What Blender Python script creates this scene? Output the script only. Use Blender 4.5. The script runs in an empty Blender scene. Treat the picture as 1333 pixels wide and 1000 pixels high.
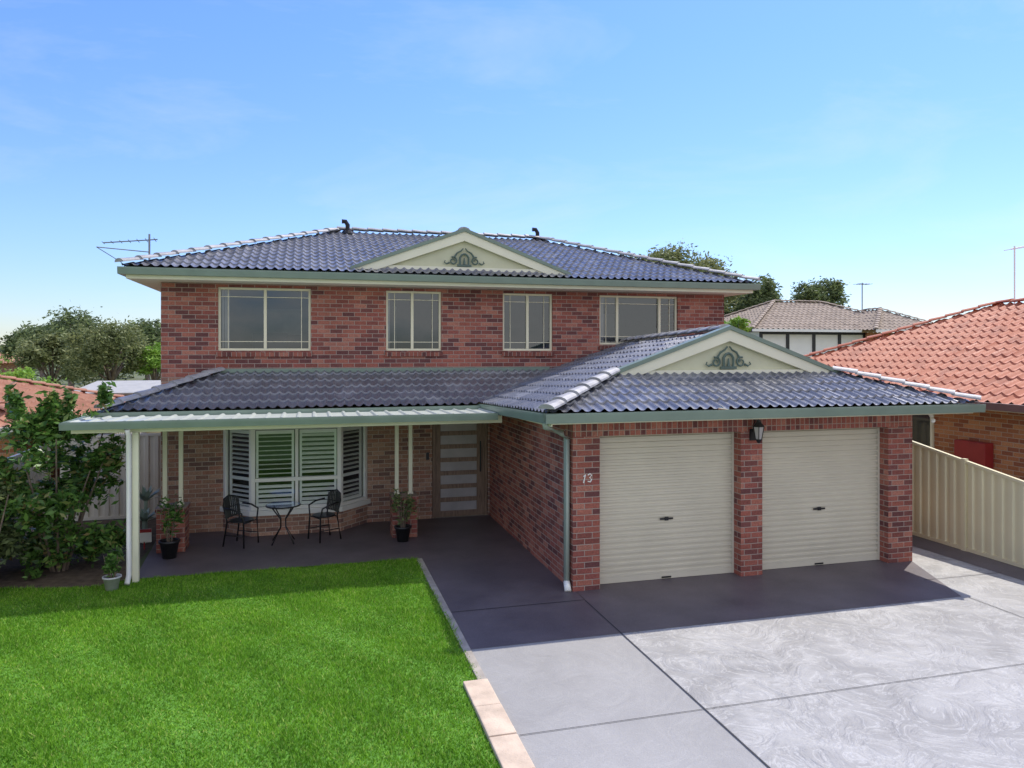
import bpy, bmesh, math, random
import numpy as np
from mathutils import Vector, Matrix
random.seed(3); rng=np.random.default_rng(5)
S=bpy.context.scene
S.view_settings.view_transform='Standard'; S.view_settings.look='None'; S.view_settings.exposure=0; S.view_settings.gamma=1

# ---------------------------------------------------------------- materials
def newmat(name):
    m=bpy.data.materials.new(name); m.use_nodes=True
    nt=m.node_tree; b=nt.nodes['Principled BSDF']; return m,nt,b
def N(nt,t,**k):
    n=nt.nodes.new(t)
    for a,v in k.items(): setattr(n,a,v)
    return n
def math_(nt,op,a,b=None,c=None):
    n=N(nt,'ShaderNodeMath',operation=op)
    for i,v in enumerate((a,b,c)):
        if v is None: continue
        if isinstance(v,(int,float)): n.inputs[i].default_value=v
        else: nt.links.new(v,n.inputs[i])
    return n.outputs[0]
def mixc(nt,f,a,b,mode='MIX'):
    n=N(nt,'ShaderNodeMix',data_type='RGBA',blend_type=mode)
    for i,v in ((0,f),(6,a),(7,b)):
        if isinstance(v,(int,float)): n.inputs[i].default_value=v
        elif isinstance(v,tuple): n.inputs[i].default_value=(*v,1)
        else: nt.links.new(v,n.inputs[i])
    return n.outputs[2]
def noise(nt,scale,detail=4,vec=None,dist=0,rough=.5):
    n=N(nt,'ShaderNodeTexNoise'); n.inputs['Scale'].default_value=scale; n.inputs['Detail'].default_value=detail
    n.inputs['Distortion'].default_value=dist; n.inputs['Roughness'].default_value=rough
    if vec is None:
        vec=pos(nt)
    nt.links.new(vec,n.inputs['Vector']); return n.outputs['Fac']
def pos(nt):
    g=nt.nodes.get('GEO') or N(nt,'ShaderNodeNewGeometry'); g.name='GEO'; return g.outputs['Position']
def maprange(nt,v,a,b,c,d):
    n=N(nt,'ShaderNodeMapRange'); nt.links.new(v,n.inputs[0])
    for i,x in enumerate((a,b,c,d)): n.inputs[i+1].default_value=x
    return n.outputs[0]
def bump(nt,b,h,strength=.3,dist=.01):
    n=N(nt,'ShaderNodeBump'); n.inputs['Strength'].default_value=strength; n.inputs['Distance'].default_value=dist
    nt.links.new(h,n.inputs['Height']); nt.links.new(n.outputs[0],b.inputs['Normal'])
def sc(c,k): return tuple(min(1,x*k) for x in c)
def mk(name,col,rough=.6,metal=0,var=.12,scale=4,bs=0,bscale=60,spec=.5):
    m,nt,b=newmat(name)
    f=maprange(nt,noise(nt,scale,4),.3,.7,0,1)
    nt.links.new(mixc(nt,f,sc(col,1-var),sc(col,1+var)),b.inputs['Base Color'])
    b.inputs['Roughness'].default_value=rough; b.inputs['Metallic'].default_value=metal
    b.inputs['Specular IOR Level'].default_value=spec
    if bs: bump(nt,b,noise(nt,bscale,3),bs,.01)
    return m
def ramp(nt,f,stops,interp='LINEAR'):
    r=N(nt,'ShaderNodeValToRGB'); cr=r.color_ramp; cr.interpolation=interp
    while len(cr.elements)<len(stops): cr.elements.new(.5)
    for e,(p,c) in zip(cr.elements,stops): e.position=p; e.color=(*c,1)
    nt.links.new(f,r.inputs[0]); return r.outputs[0]
def brick(name,cols,mortar,bw=.24,bh=.086,stag=.5,gap=.010):
    m,nt,b=newmat(name)
    p=pos(nt); g=nt.nodes['GEO']
    s=N(nt,'ShaderNodeSeparateXYZ'); nt.links.new(p,s.inputs[0])
    n=N(nt,'ShaderNodeSeparateXYZ'); nt.links.new(g.outputs['True Normal'],n.inputs[0])
    u=math_(nt,'SUBTRACT',math_(nt,'MULTIPLY',s.outputs[1],n.outputs[0]),math_(nt,'MULTIPLY',s.outputs[0],n.outputs[1]))
    v=math_(nt,'DIVIDE',s.outputs[2],bh); row=math_(nt,'FLOOR',v); fv=math_(nt,'FRACT',v)
    off=math_(nt,'MULTIPLY',math_(nt,'MODULO',math_(nt,'ABSOLUTE',row),2),stag)
    uu=math_(nt,'ADD',math_(nt,'DIVIDE',u,bw),off); col=math_(nt,'FLOOR',uu); fu=math_(nt,'FRACT',uu)
    du=math_(nt,'MULTIPLY',math_(nt,'MINIMUM',fu,math_(nt,'SUBTRACT',1,fu)),bw)
    dv=math_(nt,'MULTIPLY',math_(nt,'MINIMUM',fv,math_(nt,'SUBTRACT',1,fv)),bh)
    d=math_(nt,'MINIMUM',du,dv); nz=noise(nt,55,3)
    d=math_(nt,'ADD',d,math_(nt,'MULTIPLY',math_(nt,'SUBTRACT',nz,.5),.004))
    fac=maprange(nt,d,gap*.35,gap*.75,0,1)
    cx=N(nt,'ShaderNodeCombineXYZ'); nt.links.new(row,cx.inputs[0]); nt.links.new(col,cx.inputs[1])
    w=N(nt,'ShaderNodeTexWhiteNoise',noise_dimensions='3D'); nt.links.new(cx.outputs[0],w.inputs[0])
    k=len(cols); bc=ramp(nt,w.outputs[0],[(i/k,c) for i,c in enumerate(cols)],'CONSTANT')
    bc=mixc(nt,1.0,bc,ramp(nt,nz,[(.3,(.72,.72,.74)),(.7,(1.17,1.14,1.12))]),'MULTIPLY')
    bc=mixc(nt,1.0,bc,ramp(nt,noise(nt,.9,3),[(.3,(.84,.84,.84)),(.7,(1.1,1.1,1.1))]),'MULTIPLY')
    nt.links.new(mixc(nt,fac,mortar,bc),b.inputs['Base Color'])
    b.inputs['Roughness'].default_value=.82; b.inputs['Specular IOR Level'].default_value=.25
    bump(nt,b,math_(nt,'ADD',fac,math_(nt,'MULTIPLY',nz,.35)),.6,.008)
    return m
RED=[(.345,.115,.082),(.26,.088,.068),(.40,.15,.105),(.165,.065,.06),(.32,.105,.082),(.44,.185,.13),(.21,.08,.068),(.36,.125,.09)]
M_brick=brick('red_brick',RED,(.40,.315,.26))
M_brick_s=brick('red_brick_soldier',RED,(.40,.315,.26),bw=.086,bh=.26,stag=0)
M_brown=brick('brown_brick',[(.42,.245,.165),(.33,.19,.135),(.50,.31,.215),(.24,.14,.11),(.40,.23,.16),(.44,.22,.15)],(.54,.45,.36))
M_orange=brick('orange_brick',[(.54,.23,.10),(.46,.18,.08),(.58,.27,.12),(.36,.13,.065)],(.50,.40,.30))
def tile(name,c0,c1,c2,rough,spec=.5):
    m,nt,b=newmat(name)
    f=maprange(nt,noise(nt,2.2,4,rough=.65),.3,.7,0,1)
    v=N(nt,'ShaderNodeTexVoronoi'); v.inputs['Scale'].default_value=3.1; nt.links.new(pos(nt),v.inputs['Vector'])
    bw=N(nt,'ShaderNodeRGBToBW'); nt.links.new(v.outputs['Color'],bw.inputs[0])
    c=mixc(nt,f,c0,c1); c=mixc(nt,maprange(nt,bw.outputs[0],.55,.9,0,.55),c,c2)
    n45=noise(nt,45,3)
    c=mixc(nt,maprange(nt,n45,.62,.75,0,.5),c,sc(c2,1.5))
    nt.links.new(c,b.inputs['Base Color'])
    nt.links.new(maprange(nt,n45,.3,.7,rough-.08,rough+.12),b.inputs['Roughness'])
    b.inputs['Specular IOR Level'].default_value=spec
    bump(nt,b,n45,.2,.006)
    return m
M_tile=tile('slate_roof_tile',(.10,.102,.118),(.16,.16,.175),(.26,.26,.27),.30,1.0)
M_cap=mk('ridge_cap_tile',(.36,.35,.34),.5,0,.25,6,.3)
M_terra=tile('terracotta_tile',(.50,.155,.075),(.58,.22,.12),(.33,.105,.06),.6,.3)
M_terrab=tile('brown_tile',(.36,.16,.10),(.46,.24,.16),(.25,.12,.08),.7,.2)
M_greyb=tile('grey_brown_tile',(.33,.26,.195),(.42,.34,.26),(.23,.185,.145),.75,.2)
M_green=mk('gutter_green',(.19,.25,.195),.4,0,.08,3)
M_cream=mk('cream_paint',(.80,.77,.58),.5,0,.05,2)
M_awn=mk('awning_steel',(.46,.49,.44),.4,0,.08,3)
M_white=mk('white_paint',(.84,.83,.76),.45,0,.04,2)
M_frame=mk('window_frame_cream',(.80,.74,.53),.4,0,.04,2)
M_panel=mk('gable_panel',(.60,.59,.40),.6,0,.06,3)
M_soff=mk('soffit',(.82,.77,.62),.7,0,.04,2)
M_roller=mk('roller_door',(.62,.57,.44),.45,0,.05,1.5)
M_black=mk('black_metal',(.015,.015,.017),.35,.2,.1,6)
M_alum=mk('grey_metal',(.25,.25,.26),.4,.6,.1,6)
M_dark=mk('dark_interior',(.05,.05,.055),.9)
M_int=mk('interior_wall',(.14,.135,.13),.9)
M_curt=mk('curtain',(.50,.48,.45),.9)
M_shut=mk('shutter_white',(.88,.88,.84),.5,0,.03)
M_fence=mk('cream_steel_fence',(.74,.67,.43),.5,0,.05,1.2)
M_fence2=mk('beige_steel_fence',(.62,.58,.48),.55,0,.06,1.2)
M_pot=mk('black_pot',(.02,.02,.022),.4,0,.2,8)
M_wpot=mk('white_pot',(.55,.56,.55),.6,0,.15,8)
M_bark=mk('bark',(.20,.15,.11),.9,0,.35,9,.6,30)
M_soil=mk('soil',(.11,.08,.05),.95,0,.4,8,.6,40)
M_paver=mk('sandstone_paver',(.60,.47,.35),.8,0,.18,5,.5,50)
M_kerb=mk('concrete_edge',(.36,.32,.27),.85,0,.22,5,.4,50)
M_redm=mk('red_cover',(.35,.03,.03),.5)
def wood():
    m,nt,b=newmat('door_timber')
    mp=N(nt,'ShaderNodeMapping'); mp.inputs['Scale'].default_value=(14,14,1.2); nt.links.new(pos(nt),mp.inputs[0])
    f=noise(nt,3,6,mp.outputs[0],dist=1)
    nt.links.new(ramp(nt,f,[(.3,(.17,.11,.07)),(.7,(.33,.22,.145))]),b.inputs['Base Color'])
    b.inputs['Roughness'].default_value=.5; return m
M_wood=wood()
M_frost=mk('frosted_glass',(.46,.43,.40),.2,0,.1,4)
def glass(name,tint,k,add=0.):
    m,nt,b=newmat(name); nt.nodes.remove(b); o=nt.nodes['Material Output']
    t=N(nt,'ShaderNodeBsdfTransparent'); t.inputs[0].default_value=(*tint,1)
    g=N(nt,'ShaderNodeBsdfGlossy'); g.inputs['Roughness'].default_value=.015; g.inputs[0].default_value=(.85,.92,1,1)
    lw=N(nt,'ShaderNodeLayerWeight')   # facing: symmetric for both sides of the pane
    f=math_(nt,'POWER',lw.outputs['Facing'],5.0); f=math_(nt,'ADD',math_(nt,'MULTIPLY',f,.9),.045)
    f=math_(nt,'ADD',math_(nt,'MULTIPLY',f,k),add)
    mx=N(nt,'ShaderNodeMixShader'); nt.links.new(f,mx.inputs[0]); nt.links.new(t.outputs[0],mx.inputs[1]); nt.links.new(g.outputs[0],mx.inputs[2])
    nt.links.new(mx.outputs[0],o.inputs[0]); return m
M_glass=glass('window_glass',(.62,.64,.66),2.0)
M_glass2=glass('bay_window_glass',(.92,.95,.93),1.4)
def leafmat(name,stops,rough=.5,trans=.25,ns=.8,lo=(.75,.8,.75),hi=(1.2,1.15,1.1)):
    m,nt,b=newmat(name); pos(nt); g=nt.nodes['GEO']
    c=ramp(nt,g.outputs['Random Per Island'],stops)
    c=mixc(nt,1,c,ramp(nt,noise(nt,ns,3),[(.3,lo),(.7,hi)]),'MULTIPLY')
    nt.links.new(c,b.inputs['Base Color']); b.inputs['Roughness'].default_value=rough; b.inputs['Specular IOR Level'].default_value=.3
    if trans:
        o=nt.nodes['Material Output']; t=N(nt,'ShaderNodeBsdfTranslucent'); nt.links.new(c,t.inputs[0])
        mx=N(nt,'ShaderNodeMixShader'); mx.inputs[0].default_value=trans
        nt.links.new(b.outputs[0],mx.inputs[1]); nt.links.new(t.outputs[0],mx.inputs[2]); nt.links.new(mx.outputs[0],o.inputs[0])
    return m
M_leaf=leafmat('shrub_leaves',[(0,(.05,.11,.025)),(.5,(.10,.21,.045)),(.85,(.20,.36,.08)),(1,(.36,.25,.12))],.35,.3)
M_gum=leafmat('gum_leaves',[(0,(.13,.16,.06)),(.5,(.22,.25,.10)),(1,(.36,.38,.17))],.6,.35)
M_gum2=leafmat('dark_leaves',[(0,(.09,.12,.05)),(.6,(.16,.21,.085)),(1,(.28,.34,.13))],.6,.35)
M_far=leafmat('distant_leaves',[(0,(.13,.17,.09)),(.6,(.19,.23,.12)),(1,(.28,.32,.17))],.8,.0)
M_lime=leafmat('lime_leaves',[(0,(.18,.34,.05)),(1,(.36,.54,.10))])
M_agave=mk('agave_leaf',(.30,.38,.30),.5)
M_grass=leafmat('grass_blades',[(0,(.08,.20,.012)),(.4,(.155,.37,.022)),(.85,(.27,.54,.04)),(1,(.50,.58,.16))],.65,.3,1.3,(.74,.80,.7),(1.26,1.14,1.2))

# ---------------------------------------------------------------- builders
def empty(name,loc=(0,0,0)):
    e=bpy.data.objects.new(name,None); e.empty_display_size=.3; S.collection.objects.link(e); e.location=loc; return e
def link(name,me,parent,mat):
    o=bpy.data.objects.new(name,me); S.collection.objects.link(o)
    if mat: me.materials.append(mat)
    if parent: o.parent=parent; o.matrix_parent_inverse=Matrix.Translation(-Vector(parent.location))
    return o
class B:
    def __init__(s,name,parent,mat,bevel=0): s.n=name;s.p=parent;s.m=mat;s.bm=bmesh.new();s.bev=bevel
    def box(s,x0,x1,y0,y1,z0,z1):
        v=[s.bm.verts.new(c) for c in ((x0,y0,z0),(x1,y0,z0),(x1,y1,z0),(x0,y1,z0),(x0,y0,z1),(x1,y0,z1),(x1,y1,z1),(x0,y1,z1))]
        for f in ((0,3,2,1),(4,5,6,7),(0,1,5,4),(1,2,6,5),(2,3,7,6),(3,0,4,7)): s.bm.faces.new([v[i] for i in f])
        return s
    def quad(s,*p):
        s.bm.faces.new([s.bm.verts.new(c) for c in p]); return s
    def prism(s,poly,d,flip=False):
        d=Vector(d); a=[s.bm.verts.new(p) for p in poly]; b=[s.bm.verts.new(Vector(p)+d) for p in poly]; n=len(poly)
        s.bm.faces.new(a); s.bm.faces.new(b[::-1])
        for i in range(n): s.bm.faces.new([a[(i+1)%n],a[i],b[i],b[(i+1)%n]])
        return s
    def bar(s,p0,p1,w,h,up=(0,0,1)):
        p0=Vector(p0);p1=Vector(p1);d=(p1-p0).normalized();sd=d.cross(Vector(up)).normalized();u=sd.cross(d)
        q=[p0+sd*a*w/2+u*b*h/2 for a,b in ((-1,-1),(1,-1),(1,1),(-1,1))]
        return s.prism(q,p1-p0)
    def tube(s,pts,r,seg=8,r1=None):
        r1=r if r1 is None else r1; pts=[Vector(p) for p in pts]; n=len(pts); prev=None
        for i,p in enumerate(pts):
            d=(pts[min(i+1,n-1)]-pts[max(i-1,0)]).normalized()
            a=Vector((0,0,1)) if abs(d.z)<.9 else Vector((1,0,0)); x=d.cross(a).normalized(); y=d.cross(x)
            rr=r+(r1-r)*i/max(1,n-1)
            ring=[s.bm.verts.new(p+(x*math.cos(t)+y*math.sin(t))*rr) for t in [2*math.pi*k/seg for k in range(seg)]]
            if prev:
                best=min(range(seg),key=lambda o:(ring[o].co-prev[0].co).length)
                rr2=ring[best:]+ring[:best]
                if (rr2[1].co-prev[1].co).length>(rr2[-1].co-prev[1].co).length: rr2=[rr2[0]]+rr2[1:][::-1]
                ring=rr2
                for k in range(seg): s.bm.faces.new([prev[k],prev[(k+1)%seg],ring[(k+1)%seg],ring[k]])
            else: s.bm.faces.new(ring)
            prev=ring
        s.bm.faces.new(prev); return s
    def lathe(s,c,prof,seg=20):
        c=Vector(c); prev=None
        for r,z in prof:
            ring=[s.bm.verts.new(c+Vector((r*math.cos(2*math.pi*k/seg),r*math.sin(2*math.pi*k/seg),z))) for k in range(seg)]
            if prev:
                for k in range(seg): s.bm.faces.new([prev[k],prev[(k+1)%seg],ring[(k+1)%seg],ring[k]])
            prev=ring
        return s
    def done(s,smooth=False):
        bmesh.ops.recalc_face_normals(s.bm,faces=s.bm.faces)
        me=bpy.data.meshes.new(s.n); s.bm.to_mesh(me); s.bm.free()
        if smooth:
            for p in me.polygons: p.use_smooth=True
        o=link(s.n,me,s.p,s.m)
        if s.bev:
            md=o.modifiers.new('bev','BEVEL'); md.width=s.bev; md.segments=2; md.limit_method='ANGLE'
        return o
def roof_face(name,O,ud,nd,s_,poly,mat,parent,su=0.,period=.165,course=.31,amp=.02,t=.028,sp=8):
    ab=[((x-O[0])*ud[0]+(y-O[1])*ud[1],(x-O[0])*nd[0]+(y-O[1])*nd[1]) for x,y in poly]
    area=sum(ab[i][0]*ab[(i+1)%len(ab)][1]-ab[(i+1)%len(ab)][0]*ab[i][1] for i in range(len(ab)))
    if area<0: ab=ab[::-1]
    A=[p[0] for p in ab]; Bv=[p[1] for p in ab]; st=period/sp
    a=np.arange(math.floor(min(A)/st)-1,math.ceil(max(A)/st)+2)*st
    rows=[]
    for k in range(math.floor(min(Bv)/course)-1,math.ceil(max(Bv)/course)+1): rows+=[(k*course,t),((k+1)*course-.004,0.)]
    w=2*np.pi*a/period; prof=amp*(np.cos(w)+.25*np.cos(2*w))
    rr=np.random.default_rng(int(abs(O[0]*7+O[1]*13))+1)
    verts=[];na=len(a);tid=np.floor(a/(period*2)).astype(int); tid-=tid.min()
    for j,(b_,h) in enumerate(rows):
        if j%2==0: jit=rr.normal(0,.003,tid.max()+1)
        hh=prof+h+jit[tid]
        for i in range(na): verts.append((a[i],b_,hh[i]))
    faces=[(j*na+i,j*na+i+1,(j+1)*na+i+1,(j+1)*na+i) for j in range(len(rows)-1) for i in range(na-1)]
    me=bpy.data.meshes.new(name); me.from_pydata(verts,[],faces)
    bm=bmesh.new(); bm.from_mesh(me)
    for i in range(len(ab)):
        p=ab[i];q=ab[(i+1)%len(ab)]; e=(q[0]-p[0],q[1]-p[1])
        bmesh.ops.bisect_plane(bm,geom=bm.verts[:]+bm.edges[:]+bm.faces[:],plane_co=(p[0],p[1],0),plane_no=(e[1],-e[0],0),clear_outer=True)
    for v in bm.verts:
        x,y,h=v.co; v.co=(O[0]+x*ud[0]+y*nd[0],O[1]+x*ud[1]+y*nd[1],O[2]+su*x+s_*y+h)
    bm.normal_update()
    if sum(f.normal.z for f in bm.faces)<0: bmesh.ops.reverse_faces(bm,faces=bm.faces)
    bm.to_mesh(me); bm.free(); return link(name,me,parent,mat)
def caps(b,p0,p1,r=.10,L=.38):
    p0=Vector(p0);p1=Vector(p1);D=p1-p0;n=max(1,round(D.length/L));d=D.normalized()
    sd=d.cross(Vector((0,0,1))).normalized();u=sd.cross(d)
    for i in range(n):
        a=p0+D*i/n-d*.03;c=p0+D*(i+1)/n
        rings=[]
        for P,R,off in ((a,r*1.12,.022),(c,r*.95,0)):
            rings.append([b.bm.verts.new(P+u*(off+.02)+sd*R*1.15*math.cos(t)+u*R*.62*math.sin(t)) for t in [math.pi*k/8 for k in range(9)]])
        for k in range(8): b.bm.faces.new([rings[0][k],rings[0][k+1],rings[1][k+1],rings[1][k]])
        b.bm.faces.new(rings[0]); b.bm.faces.new(rings[1])
def hip_roof(prefix,x0,x1,y0,y1,z,s_,mat,capmat,parent,**k):
    if x1-x0>=y1-y0:
        m=(y1-y0)/2; r0=(x0+m,y0+m); r1=(x1-m,y0+m)
    else:
        m=(x1-x0)/2; r0=(x0+m,y0+m); r1=(x0+m,y1-m)
    zr=z+m*s_; lx=x1-x0>=y1-y0
    F=[(x0,y0),(x1,y0),r1,r0] if lx else [(x0,y0),(x1,y0),r0]
    Bk=[(x0,y1),(x1,y1),r1,r0] if lx else [(x0,y1),(x1,y1),r1]
    Lf=[(x0,y0),r0,(x0,y1)] if lx else [(x0,y0),r0,r1,(x0,y1)]
    R=[(x1,y0),r1,(x1,y1)] if lx else [(x1,y0),r0,r1,(x1,y1)]
    roof_face(prefix+'_front',(x0,y0,z),(1,0),(0,1),s_,F,mat,parent,**k)
    roof_face(prefix+'_left',(x0,y0,z),(0,1),(1,0),s_,Lf,mat,parent,**k)
    roof_face(prefix+'_right',(x1,y0,z),(0,1),(-1,0),s_,R,mat,parent,**k)
    roof_face(prefix+'_back',(x0,y1,z),(1,0),(0,-1),s_,Bk,mat,parent,**k)
    b=B(prefix+'_ridge_caps',parent,capmat); t=.03
    P=lambda q,zz:(q[0],q[1],zz+t)
    caps(b,P((x0,y0),z),P(r0,zr)); caps(b,P(r0,zr),P(r1,zr))
    if lx:
        caps(b,P((x1,y0),z),P(r1,zr)); caps(b,P((x0,y1),z),P(r0,zr)); caps(b,P((x1,y1),z),P(r1,zr))
    else:
        caps(b,P((x1,y0),z),P(r0,zr)); caps(b,P((x0,y1),z),P(r1,zr)); caps(b,P((x1,y1),z),P(r1,zr))
    b.done()
def gutter(b,p0,p1,out,h=.13,w=.115):
    p0=Vector(p0);p1=Vector(p1);o=Vector((*out,0)); d=p1-p0; z=Vector((0,0,1))
    b.prism([p0,p0+o*.012,p0+o*.012-z*h,p0-z*h],d)
    b.prism([p0+o*.013-z*h,p0+o*(w-.012)-z*h,p0+o*(w-.012)-z*(h-.012),p0+o*.013-z*(h-.012)],d)
    b.prism([p0+o*(w-.011)-z*h,p0+o*(w)-z*h,p0+o*(w+.012)-z*.03,p0+o*(w+.012)+z*.0,p0+o*(w-.006)+z*.0,p0+o*(w-.006)-z*.03],d)
def wall(b,x0,x1,z0,z1,y,th,ops):
    xs=sorted({x0,x1,*[o[0] for o in ops],*[o[1] for o in ops]})
    for i in range(len(xs)-1):
        a,c=xs[i],xs[i+1]; m=(a+c)/2
        cut=sorted([(o[2],o[3]) for o in ops if o[0]<m<o[1]]); z=z0
        for q in cut:
            if q[0]>z+1e-4: b.box(a,c,y,y+th,z,q[0])
            z=q[1]
        if z<z1-1e-4: b.box(a,c,y,y+th,z,z1)

# ================================================================ HOUSE
H=empty('brick_house',(3.2,18,0))
YF=15.3
wins=[(-1.755,-.015,3.52,4.76),(1.476,2.624,3.52,4.76),(3.953,5.078,3.52,4.76),(6.173,8.094,3.66,4.76)]
bw=B('brick_walls',H,M_brick)
upper_ops=[w for w in wins]
wall(bw,-2.77,9.28,3.0,4.83,YF,.25,upper_ops)
bw.box(-2.77,-2.52,YF+.25,22,0,4.83).box(9.03,9.28,YF+.25,22,0,4.83).box(-2.52,9.03,21.75,22,0,4.83)
bw.done()
bl=B('brick_walls_ground_floor',H,M_brown)
wall(bl,-2.77,3.66,0,3.0,YF,.25,[(-1.66,1.10,0,2.35),(2.43,3.63,0,2.2)])
bl.done()
bi=B('interior_rooms',H,M_int)
bi.box(-2.5,9.0,18.2,18.25,3.1,4.8).box(-2.5,9.0,15.56,18.2,2.95,3.05)
for x in (.7,3.3,5.6): bi.box(x,x+.1,15.56,18.2,3.06,4.8)
bi.box(-2.5,3.66,17.2,17.25,.1,2.9)
bi.done()
bi=B('interior_doorways',H,M_curt); bi.box(-1.0,-.25,18.14,18.19,3.9,4.5).box(1.9,2.0,18.1,18.19,3.1,4.6).box(7.3,7.9,18.14,18.19,3.7,4.5); bi.done()
bi=B('interior_furniture',H,M_dark); bi.box(-1.2,-.5,16.6,17.15,3.1,3.9).box(-1.4,.6,16.2,16.9,.1,.9).box(6.4,7.6,16.5,17.1,3.1,3.8); bi.done()
fr=B('window_frames',H,M_frame,.004); gl=B('window_glass',H,M_glass); cu=B('curtains',H,M_curt); sl=B('brick_sills',H,M_brick_s); bars=B('window_glazing_bars',H,M_frame)
def window(x0,x1,z0,z1,y,splits,curt):
    y+=.05; f=.045
    fr.box(x0,x1,y,y+.07,z0,z0+f).box(x0,x1,y,y+.07,z1-f,z1).box(x0,x0+f,y+.001,y+.069,z0+f,z1-f).box(x1-f,x1,y+.001,y+.069,z0+f,z1-f)
    for s_ in splits: fr.box(s_-.028,s_+.028,y+.004,y+.066,z0+f,z1-f)
    ed=[x0+f]+[s for s in splits]+[x1-f]
    for i in range(len(ed)-1):
        t=random.uniform(-.006,.006); yy=y+.042+(i%2)*.008
        gl.quad((ed[i],yy,z0+f),(ed[i+1],yy+t,z0+f),(ed[i+1],yy+t,z1-f),(ed[i],yy,z1-f))
    q=.13
    bars.box(x0+f,x1-f,y+.026,y+.037,z0+f+q,z0+f+q+.012); bars.box(x0+f,x1-f,y+.026,y+.037,z1-f-q-.012,z1-f-q)
    for a in (x0+f+q,x1-f-q-.012): bars.box(a,a+.012,y+.024,y+.036,z0+f,z1-f)
    for a,c in curt:
        n=int((c-a)/.05)+1
        for i in range(n):
            xa=a+(c-a)*i/n; cu.box(xa,xa+(c-a)/n*.8,y+.14+(i%2)*.02,y+.16+(i%2)*.02,z0+.02,z1-.02)
    sl.prism([(x0-.02,y-.09,z0-.115),(x0-.02,y+.0,z0-.10),(x0-.02,y+.03,z0-.003),(x0-.02,y-.11,z0-.03)],(x1-x0+.04,0,0))
window(*wins[0],YF,[-.885],[(-1.7,-1.55)])
window(*wins[1],YF,[2.02],[(1.5,1.58)])
window(*wins[2],YF,[4.52],[])
window(*wins[3],YF,[6.62,7.66],[(6.2,6.36)])
# bay window
bay=[(-1.66,15.3),(-1.1,14.7),(.55,14.7),(1.10,15.3)]
bb=B('bay_brick_base',H,M_brown)
def baypiece(b,z0,z1,o=0.,th=.16):
    out=[(-1.66-o*1.3,15.299),(-1.1-o*.5,14.7-o),(.55+o*.5,14.7-o),(1.10+o*1.3,15.299)]
    inn=[(-1.66+th*1.2,15.299),(-1.1+th*.5,14.7+th),(.55-th*.5,14.7+th),(1.10-th*1.2,15.299)]
    for i in range(3):
        b.prism([(*out[i],z0),(*out[i+1],z0),(*inn[i+1],z0),(*inn[i],z0)],(0,0,z1-z0))
baypiece(bb,0,.40); bb.done()
bs=B('bay_sill',H,M_white,.006); baypiece(bs,.402,.50,.05,.2); baypiece(bs,2.08,2.4,.03,.2)
segs=[(bay[i],bay[i+1]) for i in range(3)]
bg=B('bay_glass',H,M_glass2); sh=B('plantation_shutters',H,M_shut)
for i,(p,q) in enumerate(segs):
    P=Vector((*p,0));Q=Vector((*q,0)); d=(Q-P).normalized(); n=Vector((-d.y,d.x,0)); L=(Q-P).length
    def piece(b,a0,a1,z0,z1,o0,o1):
        A=P+d*a0;C=P+d*a1
        b.prism([A+n*o0+Vector((0,0,z0)),C+n*o0+Vector((0,0,z0)),C+n*o1+Vector((0,0,z0)),A+n*o1+Vector((0,0,z0))],(0,0,z1-z0))
    piece(bs,0.0,.07,.50,2.08,0,.07); piece(bs,L-.07,L,.50,2.08,.001,.071)
    piece(bs,.07,L-.07,.50,.56,.004,.066); piece(bs,.07,L-.07,2.02,2.08,.004,.066)
    if i==1:
        piece(bs,.07,L-.07,1.03,1.10,.004,.066); piece(bs,L/2-.03,L/2+.03,.56,1.03,.006,.06); piece(bs,L/2-.03,L/2+.03,1.10,2.02,.006,.06)
    A=P+d*.06+n*.032;C=P+d*(L-.06)+n*.032; z_=Vector((0,0,1)); bg.quad(A+z_*.56,C+z_*.56,C+z_*2.02,A+z_*2.02)
    panes=[(.09,L-.09)] if i!=1 else [(.08,L/2-.05),(L/2+.05,L-.08)]
    for j,(a,c) in enumerate(panes):
        piece(sh,a,a+.045,.56,2.0,.08,.11); piece(sh,c-.045,c,.56,2.0,.08,.11); piece(sh,a+.045,c-.045,1.04,1.10,.08,.11); piece(sh,a+.045,c-.045,1.93,2.0,.08,.11); piece(sh,a+.045,c-.045,.56,.62,.08,.11)
        z=.64
        while z<1.90:
            if not .99<z<1.12:
                if i!=1: dz,dn=.018,.058
                elif j==0 and z>1.12: dz,dn=.004,.06
                elif z<1.1: dz,dn=.036,.048
                else: dz,dn=.034,.050
                A=P+d*(a+.045);C=P+d*(c-.045); zz=Vector((0,0,z))
                sh.prism([A+n*.075+zz,A+n*(.075+dn)+zz+Vector((0,0,dz)),A+n*(.077+dn)+zz+Vector((0,0,dz+.010)),A+n*.077+zz+Vector((0,0,.010))],C-A)
            z+=.088
bs.done(); bg.done(); sh.done()
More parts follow.
